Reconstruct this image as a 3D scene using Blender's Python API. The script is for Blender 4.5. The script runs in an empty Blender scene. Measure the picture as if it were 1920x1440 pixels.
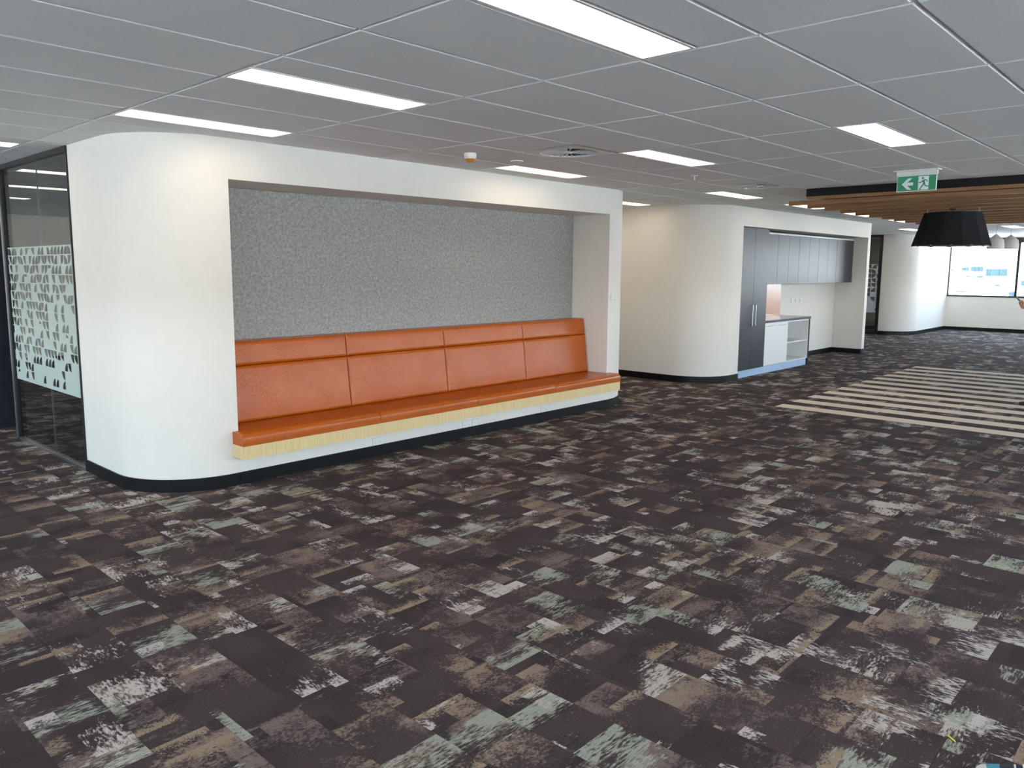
import bpy, bmesh, math, random
from mathutils import Vector, Matrix, Euler
random.seed(7)
S = bpy.context.scene
COL = S.collection
PI = math.pi
H, C = 1.7356, 2.7285                     # camera height, ceiling height
X0, X1, Y0, Y1 = -6.0, 26.5, -5.5, 17.0   # extent of the floor plate

# ------------------------------------------------------------------ camera
def rotm(p, r, y):
    return Matrix.Rotation(y, 3, 'Z') @ Matrix.Rotation(p, 3, 'X') @ Matrix.Rotation(r, 3, 'Y')
R = rotm(-.131523, -.0042878, -.814914)
FPX, CX, CY = 1467.03, -21.6216, -20.2369
cam = bpy.data.cameras.new('camera')
cam.sensor_width = 36; cam.lens = 36*FPX/1920
cam.shift_x = -CX/1920; cam.shift_y = CY/1920
cam.clip_start = .05; cam.clip_end = 500
camo = bpy.data.objects.new('camera', cam); COL.objects.link(camo)
right, fwd, up = R.col[0], R.col[1], R.col[2]
camo.matrix_world = Matrix(((right.x, up.x, -fwd.x, 0), (right.y, up.y, -fwd.y, 0), (right.z, up.z, -fwd.z, H), (0, 0, 0, 1)))
S.camera = camo
RT = R.transposed()
def project(w):
    c = RT @ (Vector(w)-Vector((0, 0, H)))
    if c.y < .05: return None
    return (960+CX+FPX*c.x/c.y, 720+CY-FPX*c.z/c.y, c.y)

# ------------------------------------------------------------------ world, light levels, exposure
S.view_settings.view_transform = 'Standard'
S.view_settings.look = 'None'
S.view_settings.exposure = 0.42
S.view_settings.gamma = 1.0
S.view_settings.use_curve_mapping = False
LAMP = 4.3
SKY = 9.0
sun = bpy.data.lights.new('sun', 'SUN'); sun.energy = 50; sun.angle = .01; sun.color = (1, .96, .9)
suno = bpy.data.objects.new('sun', sun); COL.objects.link(suno); suno.rotation_euler = (math.radians(-14), math.radians(-12), 0)
W = bpy.data.worlds.new('world'); S.world = W; W.use_nodes = True
wt = W.node_tree; wt.nodes.clear()
wo = wt.nodes.new('ShaderNodeOutputWorld'); wb = wt.nodes.new('ShaderNodeBackground')
wc = wt.nodes.new('ShaderNodeTexCoord'); wx = wt.nodes.new('ShaderNodeSeparateXYZ'); wr = wt.nodes.new('ShaderNodeValToRGB')
wm = wt.nodes.new('ShaderNodeMapRange'); wm.inputs[1].default_value = -1; wm.inputs[2].default_value = 1
wt.links.new(wc.outputs['Generated'], wx.inputs[0]); wt.links.new(wx.outputs[2], wm.inputs[0]); wt.links.new(wm.outputs[0], wr.inputs[0])
e = wr.color_ramp.elements
e[0].position = .0; e[0].color = (.16, .16, .15, 1)
e[1].position = 1.0; e[1].color = (.22, .48, 1, 1)
a = e.new(.49); a.color = (.20, .20, .19, 1)
a = e.new(.505); a.color = (.95, .97, 1, 1)
a = e.new(.62); a.color = (.55, .78, 1, 1)
wt.links.new(wr.outputs[0], wb.inputs[0]); wb.inputs[1].default_value = SKY
wt.links.new(wb.outputs[0], wo.inputs[0])
def portal(loc, rot, sx, sy):
    l = bpy.data.lights.new('window_portal', 'AREA'); l.shape = 'RECTANGLE'; l.size = sx; l.size_y = sy
    l.cycles.is_portal = True
    o = bpy.data.objects.new('window_portal', l); COL.objects.link(o); o.location = loc; o.rotation_euler = rot
SILL, HEAD = 1.02, 2.56
portal(((X0+X1)/2, Y0-.12, (SILL+HEAD)/2), (PI/2, 0, 0), X1-X0, HEAD-SILL)                 # points +Y
portal((X0-.12, (Y0+Y1)/2, (SILL+HEAD)/2), (PI/2, 0, -PI/2), Y1-Y0, HEAD-SILL)              # points +X
portal((X1+.12, (Y0+6.5)/2, (SILL+HEAD)/2), (PI/2, 0, PI/2), 6.5-Y0, HEAD-SILL)             # points -X

# ------------------------------------------------------------------ materials
def lin(r, g, b):
    f = lambda c: (c/12.92 if c <= .04045 else ((c+.055)/1.055)**2.4)
    return (f(r/255), f(g/255), f(b/255), 1)
class NT:
    def __init__(s, name):
        s.m = bpy.data.materials.new(name); s.m.use_nodes = True; s.t = s.m.node_tree; s.t.nodes.clear()
        s.out = s.t.nodes.new('ShaderNodeOutputMaterial')
    def n(s, typ, **kw):
        nd = s.t.nodes.new(typ)
        for k, v in kw.items(): setattr(nd, k, v)
        return nd
    def l(s, a, b):
        if hasattr(a, 'links') and hasattr(b, 'links'): s.t.links.new(a, b)
        else: b.default_value = a
    def math(s, op, a, b=0.0, c=0.0, clamp=False):
        nd = s.n('ShaderNodeMath', operation=op, use_clamp=clamp)
        s.l(a, nd.inputs[0]); s.l(b, nd.inputs[1]); s.l(c, nd.inputs[2]); return nd.outputs[0]
    def mix(s, f, a, b, blend='MIX'):
        nd = s.n('ShaderNodeMix', data_type='RGBA', blend_type=blend)
        s.l(f, nd.inputs[0]); s.l(a, nd.inputs[6]); s.l(b, nd.inputs[7]); return nd.outputs[2]
    def mixf(s, f, a, b):
        nd = s.n('ShaderNodeMix', data_type='FLOAT')
        s.l(f, nd.inputs[0]); s.l(a, nd.inputs[2]); s.l(b, nd.inputs[3]); return nd.outputs[0]
    def xyz(s, x, y, z=0.0):
        nd = s.n('ShaderNodeCombineXYZ'); s.l(x, nd.inputs[0]); s.l(y, nd.inputs[1]); s.l(z, nd.inputs[2]); return nd.outputs[0]
    def sep(s, v):
        nd = s.n('ShaderNodeSeparateXYZ'); s.l(v, nd.inputs[0]); return nd.outputs
    def noise(s, v, scale, detail=2.0, rough=.5):
        nd = s.n('ShaderNodeTexNoise'); s.l(v, nd.inputs['Vector']); nd.inputs['Scale'].default_value = scale
        nd.inputs['Detail'].default_value = detail; nd.inputs['Roughness'].default_value = rough; return nd.outputs[0]
    def white(s, v):
        nd = s.n('ShaderNodeTexWhiteNoise', noise_dimensions='3D'); s.l(v, nd.inputs[0]); return nd.outputs[0], nd.outputs[1]
    def mapr(s, v, a, b, c=0.0, d=1.0):
        nd = s.n('ShaderNodeMapRange'); s.l(v, nd.inputs[0])
        for i, x in enumerate((a, b, c, d)): nd.inputs[i+1].default_value = x
        return nd.outputs[0]
    def pos(s): return s.n('ShaderNodeNewGeometry').outputs['Position']
    def obj(s): return s.n('ShaderNodeTexCoord').outputs['Object']
    def bsdf(s, color, rough=.5, metal=0.0, spec=.5, bump=None, bstr=.2, bdist=.002, **kw):
        b = s.n('ShaderNodeBsdfPrincipled'); s.l(color, b.inputs['Base Color']); s.l(rough, b.inputs['Roughness'])
        s.l(metal, b.inputs['Metallic']); s.l(spec, b.inputs['Specular IOR Level'])
        for k, v in kw.items(): s.l(v, b.inputs[k.replace('_', ' ')])
        if bump is not None:
            nd = s.n('ShaderNodeBump'); nd.inputs['Strength'].default_value = bstr; nd.inputs['Distance'].default_value = bdist
            s.l(bump, nd.inputs['Height']); s.l(nd.outputs[0], b.inputs['Normal'])
        s.t.links.new(b.outputs[0], s.out.inputs[0]); return b
def plain(name, rgb, rough=.5, metal=0.0, spec=.5, var=.04, scale=30):
    t = NT(name); c = lin(*rgb)
    nz = t.noise(t.pos(), scale, 3)
    k = t.mapr(nz, .3, .7, 1-var, 1+var)
    v = t.n('ShaderNodeVectorMath', operation='SCALE'); v.inputs[0].default_value = c[:3]; t.l(k, v.inputs['Scale'])
    t.bsdf(v.outputs[0], rough, metal, spec); return t.m
def emit(name, rgb, strength):
    t = NT(name); e = t.n('ShaderNodeEmission'); e.inputs[0].default_value = rgb+(1,) if len(rgb) == 3 else rgb
    e.inputs[1].default_value = strength; t.t.links.new(e.outputs[0], t.out.inputs[0]); return t.m

def carpet_material():
    t = NT('patterned_carpet'); P = t.sep(t.pos()); x, y = P[0], P[1]
    ix = t.math('FLOOR', t.math('DIVIDE', t.math('SUBTRACT', x, 9.69), .2618))
    oy = t.math('MULTIPLY', t.math('FRACT', t.math('MULTIPLY', ix, .37)), 1.0472)
    iy = t.math('FLOOR', t.math('DIVIDE', t.math('ADD', y, oy), 1.0472))
    _, wc = t.white(t.xyz(ix, iy, 3.0)); w = t.sep(wc)
    px = t.math('ADD', x, t.math('MULTIPLY', w[0], 40)); py = t.math('ADD', y, t.math('MULTIPLY', w[1], 40))
    lowf = t.noise(t.xyz(px, py, 5), 3.0, 4, .6)
    def layer(bw, bh, seed, gate, nx, ny, contrast, amount=1.0, soft=.55):
        row = t.math('FLOOR', t.math('DIVIDE', py, bh))
        ro, _ = t.white(t.xyz(row, seed, 1.0))
        wid = t.math('MULTIPLY', bw, t.math('ADD', .6, t.math('MULTIPLY', ro, .9)))
        qx = t.math('DIVIDE', t.math('ADD', px, t.math('MULTIPLY', ro, 7.3)), wid)
        colm = t.math('FLOOR', qx)
        v, cc = t.white(t.xyz(colm, row, seed)); c = t.sep(cc)
        lx = t.math('FRACT', qx); ly = t.math('FRACT', t.math('DIVIDE', py, bh))
        a = t.mixf(t.math('GREATER_THAN', c[0], .5), lx, ly)
        b = t.mixf(t.math('GREATER_THAN', c[1], .5), a, t.math('SUBTRACT', 1.0, a))
        on = t.math('GREATER_THAN', v, gate)
        edge = t.math('MULTIPLY', t.math('MULTIPLY', lx, t.math('SUBTRACT', 1.0, lx)), t.math('MULTIPLY', ly, t.math('SUBTRACT', 1.0, ly)))
        edge = t.mapr(edge, 0, .012, .55, 1.0)
        D = t.math('ADD', t.mapr(b, 0.0, 1.0, .80*amount, .12), t.math('MULTIPLY', t.math('SUBTRACT', lowf, .5), soft*2.2))
        D = t.math('MULTIPLY', D, t.mixf(t.math('GREATER_THAN', c[2], .45), edge, 1.0))
        nz = t.noise(t.xyz(t.math('MULTIPLY', px, nx), t.math('MULTIPLY', py, ny), seed), 1.0, 3, .62)
        md = t.noise(t.xyz(t.math('MULTIPLY', px, nx*.22), t.math('MULTIPLY', py, ny*.22), seed+3), 1.0, 2, .6)
        nz = t.math('ADD', t.math('MULTIPLY', t.mapr(nz, .30, .70), .62), t.math('MULTIPLY', t.mapr(md, .28, .72), .38))
        m = t.math('MULTIPLY', t.math('SUBTRACT', D, nz), contrast, clamp=True)
        return t.math('MULTIPLY', m, on)
    col = lin(74, 62, 62)
    col = t.mix(t.mapr(t.noise(t.xyz(px, py, 0), 2.2, 3), .45, .62, 0, .75), col, lin(61, 51, 53))
    col = t.mix(layer(.62, .46, 1.3, .46, 70, 90, 2.2, 1.08, 1.0), col, lin(118, 102, 97))
    col = t.mix(layer(.40, .30, 2.7, .68, 70, 95, 2.4, 1.08, .9), col, lin(138, 119, 105))
    col = t.mix(layer(.34, .30, 4.1, .58, 50, 100, 3.0, 1.05, .9), col, lin(60, 50, 52))
    col = t.mix(layer(.46, .34, 5.9, .80, 24, 110, 4.0, .95, .9), col, lin(152, 154, 141))
    col = t.mix(layer(.34, .36, 7.3, .80, 110, 36, 4.0, .78, 1.0), col, lin(190, 180, 174))
    col = t.mix(layer(.44, .11, 9.1, .90, 100, 100, 3.5, 1.15, .3), col, lin(146, 127, 108))
    col = t.mix(layer(.36, .30, 11.3, .84, 30, 110, 5.0, .72, 1.0), col, lin(178, 170, 160))
    col = t.mix(layer(.14, .13, 13.7, .965, 90, 90, 4.0, 1.15, .2), col, lin(186, 176, 172))
    yarn = t.noise(t.xyz(px, py, 0), 190, 2)
    col = t.mix(1.0, col, t.mapr(yarn, .3, .7, .78, 1.2), 'MULTIPLY')
    t.bsdf(col, .95, 0, .15, bump=t.noise(t.pos(), 240, 2), bstr=.5, bdist=.004)
    return t.m

def leather_material():
    t = NT('tan_leather'); p = t.obj()
    vo = t.n('ShaderNodeTexVoronoi', feature='DISTANCE_TO_EDGE'); vo.inputs['Scale'].default_value = 32
    nz = t.noise(p, 9, 4)
    wv = t.n('ShaderNodeVectorMath', operation='ADD'); t.l(p, wv.inputs[0])
    nv = t.n('ShaderNodeTexNoise'); nv.inputs['Scale'].default_value = 25; t.l(p, nv.inputs['Vector'])
    sc = t.n('ShaderNodeVectorMath', operation='SCALE'); t.l(nv.outputs[1], sc.inputs[0]); sc.inputs['Scale'].default_value = .03
    t.l(sc.outputs[0], wv.inputs[1]); t.l(wv.outputs[0], vo.inputs['Vector'])
    crease = t.mapr(vo.outputs[0], 0, .06)
    patch = t.mapr(t.noise(p, 3.5, 2), .42, .62)
    col = t.mix(nz, lin(186, 93, 22), lin(168, 78, 15))
    col = t.mix(t.math('MULTIPLY', t.math('SUBTRACT', 1.0, crease), t.math('MULTIPLY', patch, .35)), col, lin(120, 50, 20))
    fine = t.noise(p, 420, 2)
    h = t.math('ADD', t.math('MULTIPLY', crease, t.math('MULTIPLY', patch, .9)), t.math('MULTIPLY', fine, .5))
    t.bsdf(col, .27, 0, .36, bump=h, bstr=.3, bdist=.0022)
    return t.m

def felt_material():
    t = NT('grey_felt'); p = t.pos()
    a = t.noise(p, 38, 5, .75); b = t.noise(p, 210, 2)
    f = t.math('ADD', t.math('MULTIPLY', t.mapr(a, .33, .67), .6), t.math('MULTIPLY', t.mapr(b, .3, .7), .4))
    col = t.mix(f, lin(108, 109, 108), lin(190, 189, 186))
    t.bsdf(col, .95, 0, .1, bump=b, bstr=.3); return t.m

def wood_material(name, c1, c2, axis, sc=(60, 2.2), rough=.5):
    t = NT(name); p = t.sep(t.obj())
    v = [t.math('MULTIPLY', p[i], sc[1] if i == axis else sc[0]) for i in range(3)]
    g = t.noise(t.xyz(*v), 1.6, 4, .6)
    t.bsdf(t.mix(t.mapr(g, .3, .7), lin(*c1), lin(*c2)), rough, 0, .35, bump=g, bstr=.1); return t.m

def glass_material(name, tint, refl=1.0, rough=0.0):
    t = NT(name); tr = t.n('ShaderNodeBsdfTransparent'); tr.inputs[0].default_value = tint
    gl = t.n('ShaderNodeBsdfGlossy'); gl.inputs['Roughness'].default_value = rough
    ge = t.n('ShaderNodeNewGeometry'); dt = t.n('ShaderNodeVectorMath', operation='DOT_PRODUCT')
    t.l(ge.outputs['Normal'], dt.inputs[0]); t.l(ge.outputs['Incoming'], dt.inputs[1])
    k = t.math('POWER', t.math('SUBTRACT', 1.0, t.math('ABSOLUTE', dt.outputs['Value']), clamp=True), 5.0)
    fr = t.math('MULTIPLY', t.math('ADD', .04, t.math('MULTIPLY', k, .96)), refl, clamp=True)
    mx = t.n('ShaderNodeMixShader'); t.l(fr, mx.inputs[0])
    t.l(tr.outputs[0], mx.inputs[1]); t.l(gl.outputs[0], mx.inputs[2]); t.t.links.new(mx.outputs[0], t.out.inputs[0]); return t.m

def film_material(axis, cell, z0, z1, tint):
    """white manifestation film with quarter-round leaves left clear, thinning out towards the bottom"""
    t = NT('frosted_leaf_film'); p = t.sep(t.pos()); s = p[axis]; z = p[2]
    u = t.math('DIVIDE', s, cell); v = t.math('DIVIDE', t.math('SUBTRACT', z, z0+.03), cell*.985)
    row = t.math('FLOOR', v); co = t.math('FLOOR', u); lu = t.math('FRACT', u); lv = t.math('FRACT', v)
    r, cc = t.white(t.xyz(co, row, 2.0)); c = t.sep(cc)
    rr, _ = t.white(t.xyz(row, 5.0, 7.0))
    par = t.math('GREATER_THAN', c[2], .62)
    odd = t.math('GREATER_THAN', t.math('MODULO', t.math('ADD', row, 100), 2.0), .5)
    fv = t.mixf(par, odd, t.math('SUBTRACT', 1.0, odd))
    a = t.mixf(t.math('GREATER_THAN', c[0], .5), lu, t.math('SUBTRACT', 1.0, lu))
    b = t.mixf(fv, lv, t.math('SUBTRACT', 1.0, lv))
    d = t.math('SQRT', t.math('ADD', t.math('MULTIPLY', a, a), t.math('MULTIPLY', b, b)))
    inside = t.math('MULTIPLY', t.math('LESS_THAN', d, .93), t.math('MULTIPLY', t.math('GREATER_THAN', a, .04), t.math('GREATER_THAN', b, .05)))
    dens = t.mapr(z, z0, z1, .32, .86)
    has = t.math('LESS_THAN', r, dens)
    rng = t.math('MULTIPLY', t.math('GREATER_THAN', v, 0.0), t.math('LESS_THAN', z, z1-.012))
    m = t.math('MULTIPLY', t.math('MULTIPLY', inside, has), rng)
    df = t.n('ShaderNodeBsdfDiffuse'); df.inputs[0].default_value = tint
    tl = t.n('ShaderNodeBsdfTranslucent'); tl.inputs[0].default_value = tint
    m1 = t.n('ShaderNodeMixShader'); m1.inputs[0].default_value = .45; t.l(df.outputs[0], m1.inputs[1]); t.l(tl.outputs[0], m1.inputs[2])
    tr = t.n('ShaderNodeBsdfTransparent'); m2 = t.n('ShaderNodeMixShader'); t.l(m, m2.inputs[0])
    t.l(m1.outputs[0], m2.inputs[1]); t.l(tr.outputs[0], m2.inputs[2]); t.t.links.new(m2.outputs[0], t.out.inputs[0]); return t.m

M = {}
M['carpet'] = carpet_material()
def stripe_mat():
    t = NT('cream_carpet'); n = t.noise(t.pos(), 200, 3)
    t.bsdf(t.mix(t.mapr(n, .3, .7), lin(220, 202, 182), lin(246, 232, 216)), .95, 0, .1, bump=n, bstr=.4, bdist=.003); return t.m
M['stripe'] = stripe_mat()
M['leather'] = leather_material()
M['felt'] = felt_material()
M['wall'] = plain('white_wall_paint', (228, 223, 214), .55, 0, .3, .012, 8)
M['rear'] = plain('beige_rear_wall', (222, 214, 202), .6, 0, .3, .03, 4)
M['tile'] = plain('ceiling_tile', (232, 233, 231), .9, 0, .1, .035, 160)
M['tbar'] = plain('ceiling_grid_white', (240, 239, 233), .5, 0, .3, .02)
M['skirt'] = plain('black_skirting', (13, 14, 16), .4, 0, .3, .1)
M['black_frame'] = plain('black_frame', (20, 21, 25), .4, 0, .5, .05)
M['navy'] = plain('dark_navy_panel', (27, 32, 46), .45, 0, .5, .06)
M['steel'] = plain('brushed_steel', (190, 192, 195), .28, 1.0, .5, .05, 90)
M['alu'] = plain('pale_blue_kickboard', (172, 196, 224), .35, 0, .5, .02, 90)
M['white'] = plain('white_plastic', (230, 228, 223), .4, 0, .5, .015)
M['whitelam'] = plain('white_laminate', (236, 236, 234), .35, 0, .5, .012)
M['greylam'] = plain('charcoal_laminate', (54, 58, 64), .34, 0, .24, .02, 60)
M['worktop'] = plain('grey_stone_worktop', (92, 95, 102), .18, 0, .6, .06, 120)
M['splash'] = plain('peach_splashback', (226, 178, 152), .2, 0, .5, .02)
M['dark'] = plain('dark_void', (12, 12, 13), .8, 0, .2, .1)
M['blackceil'] = plain('black_bulkhead', (18, 18, 20), .7, 0, .3, .1)
M['slot'] = plain('socket_slot_grey', (178, 178, 178), .6, 0, .3, .03)
M['amber'] = plain('amber_lens', (196, 120, 28), .3, 0, .5, .05)
M['oak'] = wood_material('pale_oak_edge', (206, 180, 128), (230, 206, 156), 2, (70, 2.0))
M['slat'] = wood_material('timber_slat', (128, 92, 58), (158, 118, 78), 1, (50, 1.6))
M['pend'] = plain('black_pendant_felt', (40, 41, 43), .95, 0, .15, .3, 120)
M['pwhite'] = plain('chalk_pendant', (222, 216, 210), .6, 0, .3, .03)
M['diff'] = emit('light_diffuser', (1.0, .86, .70), LAMP)
M['diff2'] = emit('pendant_diffuser', (1.0, .88, .74), 3.0)
M['frost'] = film_material(1, .0865, .625, 1.93, (.74, .84, .78, 1))
M['frost2'] = film_material(1, .13, .62, 1.93, (.82, .90, .98, 1))  # bluish tint painted in for the blue light behind the far glass
M['glass'] = glass_material('partition_glass', (.80, .83, .83, 1), 1.4)
M['wglass'] = glass_material('window_glass', (.93, .95, .95, 1), .6)
M['green'] = plain('exit_green', (22, 140, 92), .35, 0, .5, .02)
M['signwhite'] = plain('sign_white', (240, 244, 246), .4, 0, .4, .01)
M['facade'] = plain('pale_render', (232, 230, 226), .8, 0, .2, .03, 1)
M['fglass'] = plain('far_window_glass', (44, 62, 74), .3, 0, .2, .2, .6)
M['fdark'] = plain('far_frame_grey', (66, 72, 78), .8, 0, .2, .1, .6)  # grey of the window frames on the far building
M['ground'] = plain('outside_ground', (205, 203, 198), .9, 0, .1, .1, .4)
M['skin'] = plain('skin', (196, 140, 112), .5, 0, .4, .06, 40)
M['shirt'] = plain('navy_shirt', (40, 46, 66), .9, 0, .2, .1, 60)
M['trouser'] = plain('dark_trousers', (36, 36, 40), .9, 0, .2, .1, 60)
M['shoe'] = plain('black_shoe', (22, 18, 17), .4, 0, .5, .1)
M['hair'] = plain('dark_hair', (40, 30, 24), .7, 0, .3, .2, 90)
M['phone'] = plain('phone_case', (30, 27, 30), .3, 0, .5, .05)
M['screen'] = plain('phone_screen', (18, 18, 22), .08, 0, .6, .02)
M['teal'] = plain('teal_mesh', (64, 156, 184), .7, 0, .3, .12, 200)
M['slate'] = plain('slate_mesh', (52, 62, 78), .8, 0, .3, .15, 200)
M['rubber'] = plain('white_rubber', (226, 224, 216), .5, 0, .4, .04)
M['yellow'] = plain('yellow_plastic', (228, 220, 40), .45, 0, .4, .03)

# ------------------------------------------------------------------ mesh helpers
class MB:
    def __init__(s): s.v = []; s.f = []
    def add(s, vs, fs):
        o = len(s.v); s.v += [tuple(v) for v in vs]; s.f += [tuple(i+o for i in f) for f in fs]; return s
    def box(s, x0, x1, y0, y1, z0, z1):
        return s.add([(x0, y0, z0), (x1, y0, z0), (x1, y1, z0), (x0, y1, z0), (x0, y0, z1), (x1, y0, z1), (x1, y1, z1), (x0, y1, z1)],
                     [(0, 3, 2, 1), (4, 5, 6, 7), (0, 1, 5, 4), (1, 2, 6, 5), (2, 3, 7, 6), (3, 0, 4, 7)])
    def cbox(s, x0, x1, y0, y1, z0, z1, c):
        """box with chamfered edges on every side (24 verts via three nested boxes)"""
        bm = bmesh.new(); bmesh.ops.create_cube(bm, size=1)
        for v in bm.verts:
            v.co = ((x0+x1)/2+v.co.x*(x1-x0), (y0+y1)/2+v.co.y*(y1-y0), (z0+z1)/2+v.co.z*(z1-z0))
        bmesh.ops.bevel(bm, geom=bm.edges[:], offset=c, segments=1, affect='EDGES')
        bm.verts.index_update()
        s.add([v.co[:] for v in bm.verts], [[v.index for v in f.verts] for f in bm.faces]); bm.free(); return s
    def prism(s, pts, z0, z1):
        n = len(pts)
        return s.add([(p[0], p[1], z0) for p in pts]+[(p[0], p[1], z1) for p in pts],
                     [tuple(range(n-1, -1, -1)), tuple(range(n, 2*n))]+[(i, (i+1) % n, n+(i+1) % n, n+i) for i in range(n)])
    def strip(s, path, thick, z0, z1):
        """wall along a polyline; thickness goes to the left of travel"""
        n = len(path); off = []
        for i in range(n):
            a = Vector(path[max(i-1, 0)]); b = Vector(path[min(i+1, n-1)]); d = (b-a).normalized()
            off.append((path[i][0]-d.y*thick, path[i][1]+d.x*thick))
        for i in range(n-1):
            q = [path[i], path[i+1], off[i+1], off[i]]
            vs = [(p[0], p[1], z0) for p in q]+[(p[0], p[1], z1) for p in q]
            fs = [(0, 3, 2, 1), (4, 5, 6, 7), (0, 1, 5, 4), (2, 3, 7, 6)]
            if i == 0: fs.append((3, 0, 4, 7))
            if i == n-2: fs.append((1, 2, 6, 5))
            s.add(vs, fs)
        return s
    def tube(s, p, q, r, n=10, r2=None):
        p, q = Vector(p), Vector(q); d = (q-p).normalized(); r2 = r if r2 is None else r2
        a = d.orthogonal().normalized(); b = d.cross(a)
        ring = [a*math.cos(2*PI*i/n)+b*math.sin(2*PI*i/n) for i in range(n)]
        return s.add([p+x*r for x in ring]+[q+x*r2 for x in ring],
                     [tuple(range(n-1, -1, -1)), tuple(range(n, 2*n))]+[(i, (i+1) % n, n+(i+1) % n, n+i) for i in range(n)])
    def lathe(s, prof, cx, cy, n=24, cap=True):
        vs = []; fs = []
        for r, z in prof: vs += [(cx+r*math.cos(2*PI*i/n), cy+r*math.sin(2*PI*i/n), z) for i in range(n)]
        for k in range(len(prof)-1):
            for i in range(n): fs.append((k*n+i, k*n+(i+1) % n, (k+1)*n+(i+1) % n, (k+1)*n+i))
        if cap: fs.append(tuple(range(n-1, -1, -1))); fs.append(tuple((len(prof)-1)*n+i for i in range(n)))
        return s.add(vs, fs)
    def build(s, name, mat, parent=None, smooth=False, fix=True, angle=35, edge=None):
        me = bpy.data.meshes.new(name); me.from_pydata(s.v, [], s.f); me.update()
        if fix:
            bm = bmesh.new(); bm.from_mesh(me)
            if smooth: bmesh.ops.remove_doubles(bm, verts=bm.verts[:], dist=1e-5)
            bmesh.ops.recalc_face_normals(bm, faces=bm.faces[:]); bm.to_mesh(me); bm.free()
        me.materials.append(M[mat] if isinstance(mat, str) else mat)
        if edge:
            me.materials.append(M[edge])
            for p in me.polygons:
                if abs(p.normal.z) < .5: p.material_index = 1
        if smooth:
            for p in me.polygons: p.use_smooth = True
            try: me.set_sharp_from_angle(angle=math.radians(angle))
            except Exception: pass
        o = bpy.data.objects.new(name, me); COL.objects.link(o)
        if parent: attach(o, parent)
        return o
def attach(o, parent):
    o.parent = parent
    if parent.location.length > 0: o.matrix_parent_inverse = Matrix.Translation(-Vector(parent.location))
def tag(o, label, cat=None, group=None):
    o['label'] = label
    if cat: o['category'] = cat
    if group: o['group'] = group
    return o
def thing(name, label, cat, loc, group=None):
    o = bpy.data.objects.new(name, None); COL.objects.link(o); o.location = loc; o.empty_display_size = .1
    return tag(o, label, cat, group)
def struct(o, label=None, cat='building part'):
    o['kind'] = 'structure'
    if label: o['label'] = label; o['category'] = cat
    return o
def box(name, mat, parent, *d): return MB().box(*d).build(name, mat, parent)
def cbox(name, mat, parent, d, c=.003): return MB().cbox(*d, c).build(name, mat, parent)
def arc(cx, cy, r, a0, a1, n=18):
    return [(cx+r*math.cos(math.radians(a0+(a1-a0)*i/n)), cy+r*math.sin(math.radians(a0+(a1-a0)*i/n))) for i in range(n+1)]
def copy_tree(o, delta, parent=None):
    c = o.copy(); COL.objects.link(c)
    if parent is None: c.location = o.location+Vector(delta)
    else: c.parent = parent
    for ch in o.children: copy_tree(ch, delta, c)
    return c

# ================================================================== SETTING
# ---- floor: base slab and carpet planks
floor = struct(box('floor', 'dark', None, X0, X1, Y0, Y1, -.25, -.006), 'dark patterned carpet floor laid in planks, cream stripes at right', 'floor')
PW, PL, GX = .2618, 1.0472, 9.69
pm = MB().box(0.0006, PW-.0006, .0006, PL-.0006, -.006, 0).build('carpet_plank', 'carpet', floor)
plank_mesh = pm.data; bpy.data.objects.remove(pm)
SY1 = 4.26                                   # left end of the cream stripes
cand = []
ix0 = math.floor((X0-GX)/PW); ix1 = math.ceil((X1-GX)/PW)
def wsize(x, y):
    p = project((x, y, 0))
    if p is None or not (-120 < p[0] < 2040 and 300 < p[1] < 1560): return 0
    return 1/p[2]**2
rest = MB()
def clipbox(mb, x0, x1, y0, y1):
    x0, x1, y0, y1 = max(x0, X0), min(x1, X1), max(y0, Y0), min(y1, Y1)
    if x1-x0 > .01 and y1-y0 > .01: mb.box(x0+.0006, x1-.0006, y0+.0006, y1-.0006, -.006, 0)
for ix in range(ix0, ix1):
    xa = GX+ix*PW
    oy = ((ix*.37) % 1.0)*PL
    j0 = math.floor((Y0+oy)/PL); j1 = math.ceil((Y1+oy)/PL)
    striped = 0 <= ix <= 22 and ix % 2 == 0
    for j in range(j0, j1):
        ya = j*PL-oy; yb = ya+PL
        if striped and ya < SY1:             # the stripe columns stop at SY1
            if yb > SY1: clipbox(rest, xa, xa+PW, SY1, yb)
            continue
        if xa < X0 or xa+PW > X1 or ya < Y0 or yb > Y1: clipbox(rest, xa, xa+PW, ya, yb); continue
        inside_left = xa > 2.3 and ya > 5.75 and xa < 8.9
        sz = 0 if inside_left else wsize(xa+PW/2, ya+PL/2)
        cand.append((sz, xa, ya))
cand.sort(reverse=True)
for k, (sz, xa, ya) in enumerate(cand):
    if k < 290 and sz > 0:
        o = bpy.data.objects.new('carpet_plank', plank_mesh); COL.objects.link(o); o.parent = floor
        o.location = (xa, ya, random.uniform(-.0006, 0))
    else: clipbox(rest, xa, xa+PW, ya, ya+PL)
ro = rest.build('carpet_planks_beyond', 'carpet', floor, fix=False); ro['kind'] = 'stuff'
sm = MB().box(.0006, PW-.0006, .0006, PL-.0006, -.006, 0.0005).build('cream_carpet_plank', 'stripe', floor)
sm_mesh = sm.data; bpy.data.objects.remove(sm)
for k in range(12):
    xa = GX+k*2*PW
    for j in range(8):
        y = SY1-(j+1)*PL
        if y < Y0: continue
        o = bpy.data.objects.new('cream_carpet_plank', sm_mesh); COL.objects.link(o); o.parent = floor
        o.location = (xa, y, 0)
        o['label'] = 'cream carpet plank in the striped area'
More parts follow.
